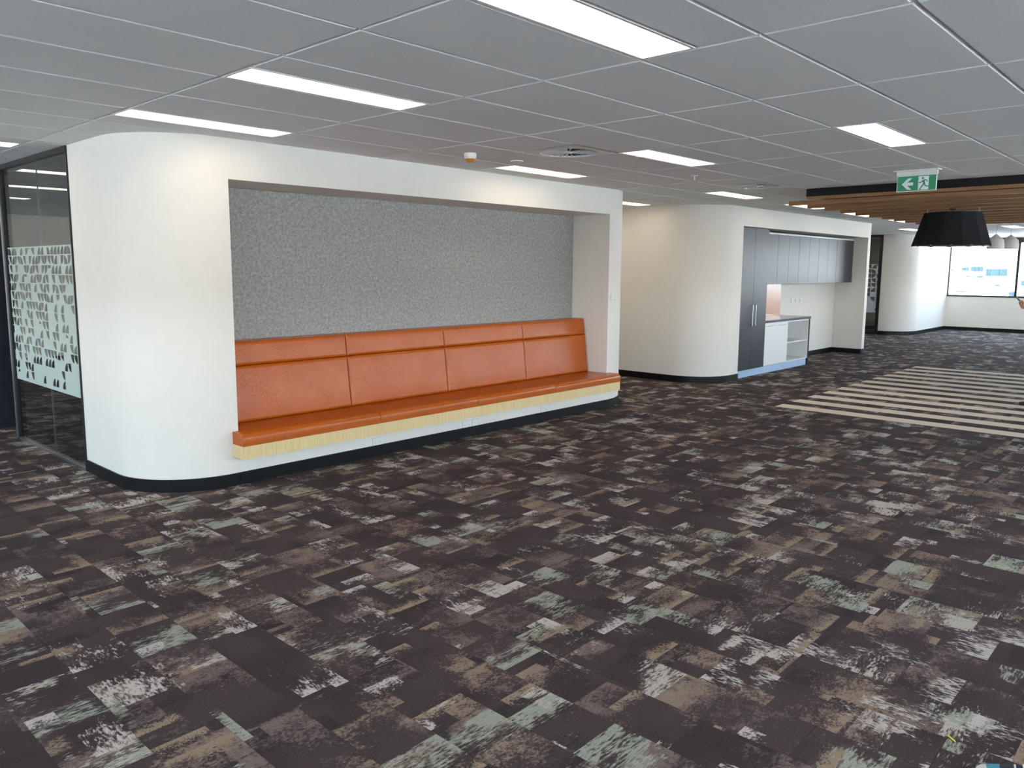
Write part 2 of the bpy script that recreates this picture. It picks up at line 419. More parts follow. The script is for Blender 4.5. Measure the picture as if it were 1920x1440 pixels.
# ---- ceiling: grid slab and tiles
ceiling = struct(box('ceiling', 'tbar', None, X0, X1, Y0, Y1, C+.011, C+.25), 'grey office ceiling of large tiles in a white grid', 'ceiling')
GU, GV = 3.289, 2.188
A_, B_ = 1.2, .6
lights = [  # (u0, v_start, X-length in u) : light occupies v..v+.5 (towards the camera), labelled below
    (-1, 0, 'widest ceiling light panel, cut by the top edge of the photo'),
    (-1, -3, 'long ceiling light panel above the left end of the orange bench'),
    (-1, -5.5, 'ceiling light panel above the curved white wall corner at left'),
    (2, 0, 'ceiling light panel at upper right, nearest the exit sign'),
    (2, -3, 'ceiling light panel just right of the near round air vent'),
    (2, -5.5, 'ceiling light panel tight above the right end of the bench wall'),
    (5, -5, 'ceiling light panel below the far round air vent, above the kitchen wall'),
    (5, -8, 'small strip of ceiling light in the gap between the two white blocks'),
    (-2, -9, 'sliver of ceiling light at the left edge above the glass wall'),
    (7, -5, 'ceiling light behind the left ends of the first timber slats'),
    (9, -5, 'ceiling light behind the left ends of the middle timber slats'),
    (11, -5, 'ceiling light behind the left ends of the farthest timber slats'),
    (14, -3, 'wide bright ceiling light behind the two small white pendants'),
    (14, -6.5, 'faint ceiling light left of the black pendant shade'),
    (15, -9.5, 'sliver of ceiling light between the kitchenette block and the far glass panel'),
    (17, -3, 'farthest ceiling light strip by the dark window head'),
]
unseen = [(u, v) for v in (3, 6, 9) for u in (-7, -4, -1, 2, 5)]+[(8, 3), (8, 6), (11, 6), (14, 6), (17, 6), (-4, 0), (-4, -3), (-5, -6), (-4, -9), (-4, -14), (17, 3), (14, 3), (5, -9.5), (5, -11), (5, -12.5), (5, -14), (14, -12.5), (17, -9.5)]  # unseen panels added to light the foreground; corridor ones brighten the kitchen wall
room_lights = [(2.57, 9.10), (2.57, 10.95), (2.57, 12.85), (5.6, 9.1), (5.6, 12.85), (5.6, 15.4)]  # last panel is unseen, added to brighten the rear wall
skip_half = {}
for u, v, lb in lights: skip_half.setdefault((u, math.floor(v)), []).append(v)
for u, v in unseen: skip_half.setdefault((u, math.floor(v)), []).append(v)
vents = [(5.389, 4.29), (8.989, 4.29)]
tile_c = []; trest = MB(); G = .0042
def tile_add(x0, x1, y0, y1):
    p = project(((x0+x1)/2, (y0+y1)/2, C)); hid = False
    cx, cy = (x0+x1)/2, (y0+y1)/2
    if 2.4 < cx < 8.8 and cy > 5.9: hid = True
    if 10.8 < cx < 17.6 and cy > 5.9: hid = True
    if 9.9 < cx < 15.6 and cy < 3.7: hid = True
    vis = p is not None and -150 < p[0] < 2070 and -150 < p[1] < 500 and not hid
    tile_c.append(((1/p[2]**2 if vis else 0), x0, x1, y0, y1))
def sub(x0, x1, y0, y1, holes):
    """cut a tile cell by axis-aligned holes (all holes reach both Y or both X sides)"""
    cells = [(x0, x1, y0, y1)]
    for hx0, hx1, hy0, hy1 in holes:
        new = []
        for a, b, c, d in cells:
            if hx1 <= a+.01 or hx0 >= b-.01 or hy1 <= c+.01 or hy0 >= d-.01: new.append((a, b, c, d)); continue
            if hx0 > a+.01: new.append((a, hx0, c, d))
            if hx1 < b-.01: new.append((hx1, b, c, d))
            a2, b2 = max(a, hx0), min(b, hx1)
            if hy0 > c+.01: new.append((a2, b2, c, hy0))
            if hy1 < d-.01: new.append((a2, b2, hy1, d))
        cells = new
    return cells
holes = []
def lrect(u, v): return (GU+u*A_, GU+(u+1)*A_, GV-(v+.5)*B_, GV-v*B_)
for u, v, lb in lights: holes.append(lrect(u, v))
for u, v in unseen: holes.append(lrect(u, v))
for x, y in room_lights: holes.append((x, x+1.2, y, y+.3))
for x, y in vents: holes.append((x-.3, x+.3, y-.3, y+.3))
for iu in range(math.floor((X0-GU)/A_), math.ceil((X1-GU)/A_)):
    for iv in range(math.floor((Y0-GV)/B_), math.ceil((Y1-GV)/B_)):
        x0, x1 = max(GU+iu*A_, X0), min(GU+(iu+1)*A_, X1); y0, y1 = max(GV+iv*B_, Y0), min(GV+(iv+1)*B_, Y1)
        if x1-x0 < .03 or y1-y0 < .03: continue
        for c in sub(x0, x1, y0, y1, holes): tile_add(*c)
tile_c.sort(reverse=True)
tmeshes = {}
def tile_box(mb, x0, x1, y0, y1):
    if x1-x0 < 3*G or y1-y0 < 3*G: return
    a, b, c, d = x0+G, x1-G, y0+G, y1-G; q = .009
    vs = [(a+q, c+q, C), (b-q, c+q, C), (b-q, d-q, C), (a+q, d-q, C), (a, c, C+q), (b, c, C+q), (b, d, C+q), (a, d, C+q), (a, c, C+.011), (b, c, C+.011), (b, d, C+.011), (a, d, C+.011)]
    fs = [(0, 3, 2, 1)]
    for k in (0, 4):
        for i in range(4): fs.append((k+i, k+(i+1) % 4, k+4+(i+1) % 4, k+4+i))
    mb.add(vs, fs)
for k, (sz, x0, x1, y0, y1) in enumerate(tile_c):
    if k < 290 and sz > 0:
        key = (round(x1-x0, 3), round(y1-y0, 3))
        if key not in tmeshes:
            mb = MB(); tile_box(mb, 0, x1-x0, 0, y1-y0)
            if not mb.v: continue
            o = mb.build('ceiling_tile', 'tile', ceiling, fix=False); tmeshes[key] = o.data
        else:
            o = bpy.data.objects.new('ceiling_tile', tmeshes[key]); COL.objects.link(o); o.parent = ceiling
        o.location = (x0, y0, 0)
    else: tile_box(trest, x0, x1, y0, y1)
to = trest.build('ceiling_tiles_beyond', 'tile', ceiling, fix=False); to['kind'] = 'stuff'

# ---- left block (bench wall)
YF = 5.772
wl = MB()
lpath = [(2.35, 7.10), (2.35, 6.42)]+arc(3.0, 6.422, .65, 180, 270)[1:]+[(3.05, YF)]
wl.strip(lpath, .1, 0, C+.01)
RA = .8
rpath = [(8.085, YF)]+arc(8.1, YF+RA, RA, 270, 360)+[(8.9, 12), (8.9, Y1)]
wl.strip([rpath[0]]+rpath[2:], .1, 0, C+.01)
wl.box(3.05, 8.085, YF, YF+.1, 2.42, C+.01)
wl.box(2.98, 3.05, YF+.1, 6.46, 0, C+.01); wl.box(8.085, 8.15, YF+.1, 6.46, 0, C+.01)
wl.box(3.05, 8.085, YF+.1, 6.46, 2.42, 2.46)
wl.box(2.98, 8.15, 6.365, 6.46, 0, 2.46)
wl.box(3.05, 8.085, YF, YF+.1, 0, .30)
wl.box(2.36, 2.98, 7.02, 7.10, 0, C+.01)
struct(wl.build('wall_left', 'wall', None, smooth=True, angle=25), 'white rounded wall block with the bench niche', 'wall')
def skirt(name, path, lab, inner=.012):
    return tag(struct(MB().strip(path, -inner, 0, .1).build(name, 'skirt', None, smooth=True, angle=25)), lab, 'skirting')
skirt('baseboard_left', [(2.35, 7.10), (2.35, 6.42)]+arc(3.0, 6.422, .65, 180, 270)[1:]+[(3.05, YF)], 'black skirting round the curved corner of the bench wall')
skirt('baseboard_bench', [(3.053, YF), (8.083, YF)], 'straight black skirting under the orange bench')
skirt('baseboard_bench_end', rpath, 'black skirting round the right end of the bench block')
# felt back of the niche
tag(cbox('pinboard', 'felt', None, (3.052, 8.083, 6.34, 6.364, .5, 2.418), .002), 'large grey felt pinboard lining the niche above the orange bench', 'wall panel')

# ---- middle block (kitchen wall)
NX0, NX1, NB = 11.665, 17.28, 6.40
wm_ = MB()
mpath = [(10.75, Y1), (10.75, 9), (10.75, 6.422)]+arc(11.4, 6.422, .65, 180, 270)[1:]+[(NX0, YF)]
wm_.strip(mpath, .1, 0, C+.01)
RB = .8
npath = [(NX1, YF)]+arc(17.3, YF+RB, RB, 270, 360)+[(18.1, 12), (18.1, Y1)]
wm_.strip(npath, .1, 0, C+.01)
wm_.box(NX0, NX1, YF, YF+.1, 2.43, C+.01)
wm_.box(NX0-.08, NX0, YF+.1, NB+.1, 0, C+.01); wm_.box(NX1, NX1+.08, YF+.1, NB+.1, 0, C+.01)
wm_.box(NX0, NX1, YF+.1, NB+.1, 2.43, 2.47); wm_.box(NX0-.08, NX1+.08, NB, NB+.1, 0, 2.47)
struct(wm_.build('wall_center', 'wall', None, smooth=True, angle=25), 'white rounded wall block with the kitchenette niche', 'wall')
skirt('baseboard_center', [(10.75, Y1), (10.75, 9), (10.75, 6.422)]+arc(11.4, 6.422, .65, 180, 270)[1:]+[(NX0, YF)], 'black skirting on the wall left of the grey tall cupboard')
skirt('baseboard_niche', [(14.62, NB), (NX1-.012, NB), (NX1-.012, YF+.0)], 'black skirting inside the kitchenette niche')
skirt('baseboard_niche_end', npath, 'black skirting round the right end of the kitchenette block')

# ---- right block
CX0, CYF, CR = 23.0, 6.5, .75
wr_ = MB()
cpath = [(CX0, 7.28), (CX0, CYF+CR)]+arc(CX0+CR, CYF+CR, CR, 180, 270)[1:]+[(X1, CYF)]
wr_.strip(cpath, .1, 0, C+.01)
struct(wr_.build('wall_right', 'wall', None, smooth=True, angle=25), 'far white curved wall beside the window', 'wall')
skirt('baseboard_right', cpath, 'black skirting on the far curved wall')
# ---- window walls
def window_wall(name, n, fixed, along, a0, a1, inward, label):
    """sill wall, head, frame and panes; along='x' or 'y'; inward = +1/-1 direction of the room"""
    t0, t1 = (fixed, fixed-.2*inward)
    def bx(mb, a, b, z0, z1, d0, d1):
        p, q = sorted((fixed+d0*inward, fixed+d1*inward))
        if along == 'x': mb.box(a, b, p, q, z0, z1)
        else: mb.box(p, q, a, b, z0, z1)
    w = MB(); bx(w, a0, a1, -.25, SILL-.02, -.2, 0); bx(w, a0, a1, HEAD+.14, C+.25, -.2, 0)
    struct(w.build('wall_'+name, 'wall', None), label, 'wall')
    f = MB(); bx(f, a0, a1, SILL-.02, SILL+.025, -.14, .012)
    fr = struct(f.build('window_%d' % n, 'black_frame', None), 'dark framed window band in the '+name+' wall', 'window')
    f = MB(); bx(f, a0, a1, HEAD, HEAD+.14, -.14, .012); f.build('window_head', 'black_frame', fr)
    k = max(1, round((a1-a0)/1.75)); st = 1.75
    pos = []; y = a1
    while y > a0+.3: pos.append(y); y -= st
    pos.append(a0)
    for i, y in enumerate(pos):
        f = MB(); bx(f, y-.03, y+.03, SILL+.025, HEAD, -.13, -.02); f.build('mullion', 'black_frame', fr)
        if i+1 < len(pos):
            f = MB(); bx(f, pos[i+1]+.03, y-.03, SILL+.025, HEAD, -.085, -.075); f.build('pane', 'wglass', fr)
    return fr
window_wall('far', 1, X1, 'y', Y0, CYF-.02, -1, 'far white wall below the bright window')
window_wall('south', 2, Y0, 'x', X0, X1, 1, 'white window wall on the camera side of the room')
window_wall('west', 3, X0, 'y', Y0, Y1, 1, 'white window wall at the left end of the floor')
skirt('baseboard_far', [(X1, CYF), (X1, Y0)], 'black skirting under the far window')
struct(box('wall_rear', 'rear', None, X0, X1, Y1, Y1+.2, -.25, C+.25), 'plain beige wall at the back of the glazed room', 'wall')
struct(box('wall_far_end', 'wall', None, X1, X1+.2, CYF-.02, Y1, -.25, C+.25), 'white end wall behind the far curved block', 'wall')
rwall = bpy.data.objects['wall_rear']
for i in range(6):
    xa = 1.2+i*1.3
    box('wall_panel', 'rear', rwall, xa, xa+1.285, Y1-.02, Y1, .1, 2.05)
    box('wall_panel', 'rear', rwall, xa, xa+1.285, Y1-.02, Y1, 2.065, C-.01)

# ================================================================== THINGS
# ---- glazed partition at left
GY0, GY1, GX0 = 7.10, 8.95, 2.35
gp = thing('glazed_partition', 'dark framed glass wall with frosted leaf film left of the bench block', 'partition', (GX0, 8.0, 0))
box('bottom_channel', 'steel', gp, GX0-.012, GX0+.035, GY0+.015, GY1, 0, .022)
box('top_channel', 'black_frame', gp, GX0-.012, GX0+.04, GY0+.015, GY1, C-.045, C)
box('end_frame', 'black_frame', gp, GX0-.012, GX0+.04, GY0, GY0+.018, 0, C)
f = box('end_post', 'black_frame', gp, GX0-.015, GX0+.06, GY1, GY1+.075, 0, C)
box('post_trim', 'steel', gp, GX0-.02, GX0-.0155, GY1+.045, GY1+.075, 0, C)
for a, b in ((GY0+.018, 7.925), (7.931, GY1)):
    box('glass_pane', 'glass', gp, GX0+.006, GX0+.016, a, b, .022, C-.045)
box('joint_strip', 'steel', gp, GX0+.0055, GX0+.0165, 7.926, 7.930, .022, C-.045)
MB().add([(GX0+.0045, GY0+.03, .625), (GX0+.0045, GY1-.01, .625), (GX0+.0045, GY1-.01, 1.93), (GX0+.0045, GY0+.03, 1.93)], [(0, 3, 2, 1)]).build('frosted_film', 'frost', gp, fix=False)
dp = thing('door_post', 'dark navy full-height post beyond the glass wall at the left edge', 'post', (2.4, 9.75, 0))
box('post_body', 'navy', dp, 2.30, 2.56, 9.70, 9.80, 0, C)
box('post_edge', 'steel', dp, 2.292, 2.30, 9.695, 9.80, 0, C)
# panel joints of the rear wall
# ---- far glass
fg = thing('far_glazed_partition', 'narrow dark glass panel with patterned film beside the far curved wall', 'partition', (CX0, 8.2, 0))
box('end_frame', 'black_frame', fg, CX0-.02, CX0+.05, 7.28, 7.36, 0, C)
box('top_channel', 'black_frame', fg, CX0-.02, CX0+.05, 7.36, 9.6, C-.07, C)
box('bottom_channel', 'black_frame', fg, CX0-.02, CX0+.05, 7.36, 9.6, 0, .05)
box('glass_pane', 'glass', fg, CX0+.005, CX0+.016, 7.36, 9.6, .05, C-.07)
MB().add([(CX0+.003, 7.37, .60), (CX0+.003, 9.6, .60), (CX0+.003, 9.6, 1.93), (CX0+.003, 7.37, 1.93)], [(0, 3, 2, 1)]).build('frosted_film', 'frost2', fg, fix=False)

# ---- bench
bench = thing('banquette_bench', 'long built-in orange leather bench with pale timber edge in the niche', 'bench', (5.57, 5.9, 0))
seams = [3.052, 4.362, 5.612, 6.868, 8.083]
def bevel_poly(name, pts, z0, z1, off, seg, parent, mat, sel):
    """prism from an outline with the edges picked by sel(mid, dir) rounded"""
    mb = MB().prism(pts, z0, z1); me = bpy.data.meshes.new(name); me.from_pydata(mb.v, [], mb.f)
    bm = bmesh.new(); bm.from_mesh(me); bmesh.ops.recalc_face_normals(bm, faces=bm.faces[:])
    es = [e_ for e_ in bm.edges if sel((e_.verts[0].co+e_.verts[1].co)/2, (e_.verts[1].co-e_.verts[0].co))]
    bmesh.ops.bevel(bm, geom=es, offset=off, segments=seg, affect='EDGES', profile=.5)
    bm.to_mesh(me); bm.free(); me.materials.append(M[mat])
    for p in me.polygons: p.use_smooth = True
    me.set_sharp_from_angle(angle=math.radians(40))
    o = bpy.data.objects.new(name, me); COL.objects.link(o); attach(o, parent); return o
SF, SZ0, SZ1 = 5.605, .342, .443
for i in range(4):
    a, b = seams[i]+.0022, seams[i+1]-.0022
    fa, fb = a, b
    if i == 0: pts = [(3.0, SF), (b, SF), (b, 6.10), (a+.001, 6.10), (a+.001, YF-.002), (3.0, YF-.002)]
    elif i == 3: pts = [(a, SF), (8.155, SF), (8.155, YF-.002), (b-.001, YF-.002), (b-.001, 6.10), (a, 6.10)]
    else: pts = [(a, SF), (b, SF), (b, 6.10), (a, 6.10)]
    def sel(m, d, i=i, a=a, b=b):
        top = abs(m.z-SZ1) < 1e-4
        front = abs(m.y-SF) < 1e-3
        return top and front
    s_ = bevel_poly('seat_cushion', pts, SZ0, SZ1, .045, 6, bench, 'leather', sel)
    # second small rounding of remaining top edges
    bm = bmesh.new(); bm.from_mesh(s_.data)
    es = [e_ for e_ in bm.edges if len(e_.link_faces) == 2 and e_.calc_face_angle(0) > math.radians(50) and min(v.co.z for v in e_.verts) > SZ0+.02 and max(v.co.y for v in e_.verts) < 6.09]
    bmesh.ops.bevel(bm, geom=es, offset=.005, segments=2, affect='EDGES', profile=.5, clamp_overlap=True)
    bm.to_mesh(s_.data); bm.free()
    for p in s_.data.polygons: p.use_smooth = True
    s_.data.set_sharp_from_angle(angle=math.radians(40))
def pillow(name, x0, x1, z0, z1, yb0, yb1, depth_edge, w, parent, mat, yback):
    """upholstered panel: front face domed towards its edges, leaning back from yb0 (bottom) to yb1 (top)"""
    t = [0, .06, .16, .3, .5, .75, 1.0]
    xs = [x0+w*k for k in t]; n = 7
    xs += [x0+w+(x1-x0-2*w)*k/n for k in range(1, n)]+[x1-w*k for k in reversed(t)]
    zs = [z0+w*k for k in t]+[z0+w+(z1-z0-2*w)*k/3 for k in (1, 2)]+[z1-w*k for k in reversed(t)]
    vs = []; fs = []
    def fall(d): q = max(0, 1-d/w); return depth_edge*(1-math.sqrt(max(0, 1-q*q)))
    for z in zs:
        for x in xs:
            y = yb0+(yb1-yb0)*(z-z0)/(z1-z0)
            ex, ez = min(x-x0, x1-x), min(z-z0, z1-z)
            vs.append((x, y+max(fall(ex), fall(ez)), z))
    nx, nz = len(xs), len(zs)
    for j in range(nz-1):
        for i in range(nx-1): fs.append((j*nx+i, j*nx+i+1, (j+1)*nx+i+1, (j+1)*nx+i))
    # sides back to yback
    ring = [i for i in range(nx)]+[j*nx+nx-1 for j in range(1, nz)]+[(nz-1)*nx+i for i in range(nx-2, -1, -1)]+[j*nx for j in range(nz-2, 0, -1)]
    base = len(vs)
    for r in ring: vs.append((vs[r][0], yback, vs[r][2]))
    m = len(ring)
    for i in range(m): fs.append((ring[i], base+i, base+(i+1) % m, ring[(i+1) % m]))
    fs.append(tuple(range(base, base+m)))
    return MB().add(vs, fs).build(name, mat, parent, smooth=True, angle=50)
for i in range(4):
    a, b = seams[i]+.001, seams[i+1]-.001
    if i == 3: b -= .02
    pillow('back_cushion', a, b, .4435, .917, 6.040, 6.098, .022, .028, bench, 'leather', 6.338)
    pillow('headrest_cushion', a, b, .919, 1.121, 6.098, 6.124, .022, .028, bench, 'leather', 6.338)
ed = MB().prism([(2.998, SF+.004), (8.152, SF+.004), (8.152, YF-.001), (2.998, YF-.001)], .236, .3415)
ed.build('timber_edge', 'oak', bench)
MB().box(3.055, 8.08, YF+.105, 6.335, .236, .3415).build('seat_base', 'oak', bench)

# ---- power outlets under the bench
def outlet(x0, x1, z0, z1, y, lab, group, slots):
    t = thing('power_outlet', lab, 'outlet', ((x0+x1)/2, y, z0), group)
    cbox('cover_plate', 'white', t, (x0, x1, y-.009, y, z0, z1), .002)
    w = (x1-x0)/slots
    for k in range(slots):
        cx = x0+w*(k+.5); zc = (z0+z1)/2
        s = MB().box(cx-.012, cx-.008, y-.0095, y-.008, zc-.012, zc+.004)
        s.box(cx+.004, cx+.008, y-.0095, y-.008, zc-.012, zc+.004); s.box(cx-.003, cx+.001, y-.0095, y-.008, zc-.024, zc-.014)
        s.build('socket', 'slot', t)
        box('rocker', 'white', t, cx-.006, cx+.006, y-.0115, y-.008, zc+.012, zc+.022)
outlet(4.385, 4.50, .101, .172, YF, 'white power outlet under the bench, nearest the left end', 'bench outlets', 2)
outlet(5.55, 5.672, .101, .172, YF, 'white power outlet under the bench, left one of the middle pair', 'bench outlets', 2)
outlet(5.69, 5.812, .101, .172, YF, 'white power outlet under the bench, right one of the middle pair', 'bench outlets', 2)
outlet(6.80, 6.92, .105, .176, YF, 'white power outlet under the bench, nearest the right end', 'bench outlets', 2)
# ---- switches
t = thing('light_switch', 'white light switch plate with round knob on the wall right of the bench niche', 'switch', (8.2, 5.78, 1.36))
def cyl(x, c): return YF+RA-math.sqrt(max(0, RA*RA-(x-8.1)**2)) if x > 8.1 else YF
cbox('switch_plate', 'white', t, (8.135, 8.205, 5.755, 5.786, 1.365, 1.435), .004)
MB().tube((8.225, 5.79, 1.385), (8.225, 5.755, 1.385), .022, 16).build('dimmer_knob', 'white', t, smooth=True)
cbox('dimmer_base', 'white', t, (8.207, 8.262, 5.772, 5.80, 1.36, 1.43), .004)
t = thing('wall_sensor', 'small white wall sensor with round button beside the glass wall', 'sensor', (2.345, 6.9, 1.38))
cbox('sensor_body', 'white', t, (2.322, 2.35, 6.865, 6.925, 1.375, 1.475), .005)
MB().lathe([(.0, 0), (.018, .002), (.025, .010), (.025, .022)], 0, 0, 16, cap=False).build('round_button', 'white', t, smooth=True)
o = t.children[-1]; o.matrix_parent_inverse = Matrix(); o.rotation_euler = (0, PI/2, 0); o.location = Vector((2.328, 6.968, 1.425))-Vector(t.location)

# ---- kitchenette
def lbl(o, s): o['label'] = s; return o
TC0, TC1 = NX0+.005, 12.66
tall = thing('tall_cupboard', 'full-height charcoal cupboard with two doors at the left of the kitchenette', 'cupboard', (12.16, 6.1, 0))
box('carcass', 'greylam', tall, TC0, TC1, 5.822, NB-.002, .122, 2.425)
for k, (a, b) in enumerate(((TC0+.002, 12.155), (12.158, TC1-.002))):
    d = cbox('door', 'greylam', tall, (a, b, 5.80, 5.820, .124, 2.405), .0015)
    hx = 12.10 if k == 0 else 12.215
    h = MB().tube((hx, 5.765, .84), (hx, 5.765, 1.19), .006, 10)
    h.tube((hx, 5.765, .85), (hx, 5.80, .85), .005, 8); h.tube((hx, 5.765, 1.18), (hx, 5.80, 1.18), .005, 8)
    hh = h.build('handle', 'steel', None, smooth=True); hh.parent = d; hh.matrix_parent_inverse = d.matrix_parent_inverse.inverted() @ Matrix.Translation(-Vector(tall.location)) if False else Matrix.Identity(4)
    # d keeps world coordinates through its parent inverse, so its child may use them directly
ordn = ['first', 'second', 'third', 'fourth', 'fifth']
WY = 6.055
for k in range(5):
    a = TC1+.003+k*.923; b = a+.92
    u = thing('wall_cabinet', '%s grey wall cabinet with two doors counting from the tall cupboard' % ordn[k], 'cabinet', ((a+b)/2, 6.2, 1.5), 'grey wall cabinets')
    box('carcass', 'greylam', u, a, b, WY+.02, NB-.002, 1.505, 2.37)
    for q in range(2):
        cbox('door', 'greylam', u, (a+q*.46+.0015, a+q*.46+.4585, WY, WY+.019, 1.5, 2.368), .0015)
    box('top_rail', 'whitelam', u, a, b, WY+.012, WY+.03, 2.372, 2.400)
base = thing('base_cabinet', 'white low cabinet with two doors under the grey worktop', 'cabinet', (13.15, 6.1, .1))
box('carcass', 'whitelam', base, TC1+.002, 13.612, 5.845, NB-.002, .122, .857)
for k, (a, b) in enumerate(((TC1+.004, 13.134), (13.138, 13.61))):
    d = cbox('door', 'whitelam', base, (a, b, 5.822, 5.842, .124, .855), .002)
    h = MB().box(a+.06, b-.06, 5.808, 5.822, .802, .806); h.box(a+.06, b-.06, 5.806, 5.810, .796, .806)
    hh = h.build('handle', 'steel', None); hh.parent = d
shelf = thing('open_shelf_unit', 'white open shelf unit with one middle shelf right of the low cabinet doors', 'shelf', (14.1, 6.1, .1))
box('left_side', 'whitelam', shelf, 13.614, 13.632, 5.825, NB-.012, .122, .857)
box('right_side', 'whitelam', shelf, 14.535, 14.553, 5.825, NB-.012, .122, .857)
box('bottom', 'whitelam', shelf, 13.632, 14.535, 5.825, NB-.012, .122, .14)
box('top', 'whitelam', shelf, 13.632, 14.535, 5.825, NB-.012, .835, .857)
box('shelf_board', 'whitelam', shelf, 13.632, 14.535, 5.835, NB-.012, .455, .474)
box('back_panel', 'whitelam', shelf, 13.614, 14.553, NB-.012, NB-.002, .122, .857)
wt_ = thing('worktop', 'slim dark grey worktop with matching end panel above the white units', 'worktop', (13.6, 6.1, .86))
box('top_slab', 'worktop', wt_, TC1+.002, 14.585, 5.80, NB-.002, .8585, .90)
lbl(box('end_panel', 'greylam', wt_, 14.555, 14.583, 5.812, NB-.002, .0, .8580), 'dark end panel')
tag(cbox('kickboard', 'alu', None, (TC0, 14.50, 5.826, 5.838, .0, .1205), .001), 'pale blue kickboard along the foot of the kitchenette cabinets', 'kickboard')
tag(cbox('splashback', 'splash', None, (TC1+.004, 14.56, NB-.010, NB-.001, .902, 1.498), .001), 'peach splashback panel on the wall above the grey worktop', 'splashback')
for k, xx in enumerate((15.06, 15.26, 15.46)):
    outlet(xx, xx+.12, 1.125, 1.195, NB, ['left', 'middle', 'right'][k]+' one of three white outlets on the kitchenette back wall', 'kitchenette outlets', 2)

# ---- ceiling lights
def ceiling_light(x0, x1, y0, y1, lab, group):
    t = thing('ceiling_light', lab, 'light', ((x0+x1)/2, (y0+y1)/2, C), group)
    g = .0065; b = .022
    f = MB(); z0, z1 = C-.001, C+.011
    f.box(x0+g, x1-g, y0+g, y0+b, z0, z1); f.box(x0+g, x1-g, y1-b, y1-g, z0, z1)
    f.box(x0+g, x0+b, y0+b, y1-b, z0, z1); f.box(x1-b, x1-g, y0+b, y1-b, z0, z1)
    f.build('frame', 'white', t)
    MB().add([(x0+b, y0+b, C+.005), (x1-b, y0+b, C+.005), (x1-b, y1-b, C+.005), (x0+b, y1-b, C+.005)], [(0, 3, 2, 1)]).build('diffuser', 'diff', t, fix=False)
for u, v, lb in lights: ceiling_light(*lrect(u, v), lb, 'ceiling light panels')
for u, v in unseen: ceiling_light(*lrect(u, v), 'unseen ceiling light panel added for its light', 'ceiling lights out of view')
for k, (x, y) in enumerate(room_lights):
    ceiling_light(x, x+1.2, y, y+.3, ['nearest strip light seen through the glass wall at left', 'middle strip light seen through the glass wall at left', 'farthest strip light seen through the glass wall at left', 'ceiling light inside the glazed room, out of view', 'ceiling light inside the glazed room, out of view', 'ceiling light inside the glazed room, out of view'][k], 'glazed room lights' if k < 3 else 'glazed room lights out of view')

# ---- air vents
for k, (x, y) in enumerate(vents):
    t = thing('air_vent', ['round swirl air vent in the ceiling above the bench, nearest of two', 'round swirl air vent in the ceiling near the kitchen wall, farthest of two'][k], 'vent', (x, y, C), 'ceiling air vents')
    n = 48; h = .293; rr = .245
    sq = []
    for i in range(n):
        a = 2*PI*i/n; c, s = math.cos(a), math.sin(a); q = h/max(abs(c), abs(s)); sq.append((x+c*q, y+s*q))
    ci = [(x+rr*math.cos(2*PI*i/n), y+rr*math.sin(2*PI*i/n)) for i in range(n)]
    vs = [(p[0], p[1], C-.001) for p in sq]+[(p[0], p[1], C-.004) for p in ci]+[(p[0], p[1], C+.0105) for p in ci]
    fs = [(i, (i+1) % n, n+(i+1) % n, n+i) for i in range(n)]+[(n+i, n+(i+1) % n, 2*n+(i+1) % n, 2*n+i) for i in range(n)]
    MB().add(vs, fs).build('face_plate', 'white', t)
    MB().lathe([(rr, C+.0095), (rr, C+.0105)], x, y, n).build('vent_opening', 'dark', t)
    va = MB()
    for i in range(24):
        a = 2*PI*i/24; d = Vector((math.cos(a), math.sin(a), 0)); s = Vector((-d.y, d.x, 0)); c0 = Vector((x, y, C+.002))
        p = [c0+d*.04-s*.003, c0+d*.238-s*.018+Vector((0, 0, -.005)), c0+d*.238+s*.010+Vector((0, 0, .007)), c0+d*.04+s*.003+Vector((0, 0, .003))]
        va.add(p+[q+Vector((0, 0, .0015)) for q in p], [(0, 1, 2, 3), (4, 7, 6, 5), (0, 4, 5, 1), (1, 5, 6, 2), (2, 6, 7, 3), (3, 7, 4, 0)])
    va.build('vanes', 'white', t)
    MB().lathe([(.0, C-.008), (.03, C-.007), (.042, C-.002), (.045, C+.005)], x, y, 20).build('hub', 'white', t, smooth=True)
# ---- smoke detector, sprinkler, cover plate
t = thing('smoke_detector', 'white smoke detector with amber base on the ceiling above the bench', 'detector', (4.86, 4.95, C))
MB().lathe([(.052, C), (.054, C-.012), (.052, C-.035), (.044, C-.048)], 4.86, 4.95, 28).build('housing', 'white', t, smooth=True)
MB().lathe([(.043, C-.047), (.036, C-.066), (.028, C-.074), (0, C-.075)], 4.86, 4.95, 28).build('amber_lens', 'amber', t, smooth=True)
t = thing('sprinkler_head', 'tiny white sprinkler head on the ceiling between the two round vents', 'sprinkler', (7.54, 4.31, C))
MB().lathe([(.035, C), (.034, C-.006), (.014, C-.01)], 7.54, 4.31, 20).build('rose', 'white', t, smooth=True)
MB().tube((7.54, 4.31, C-.01), (7.54, 4.31, C-.045), .007, 8).tube((7.54, 4.31, C-.045), (7.54, 4.31, C-.049), .018, 14).build('nozzle', 'steel', t)
t = thing('ceiling_speaker_plate', 'small flat white plate on the ceiling left of the near round vent', 'plate', (5.48, 4.97, C))
MB().lathe([(.06, C), (.058, C-.006), (.05, C-.009)], 5.48, 4.97, 24).build('cover', 'white', t, smooth=True)

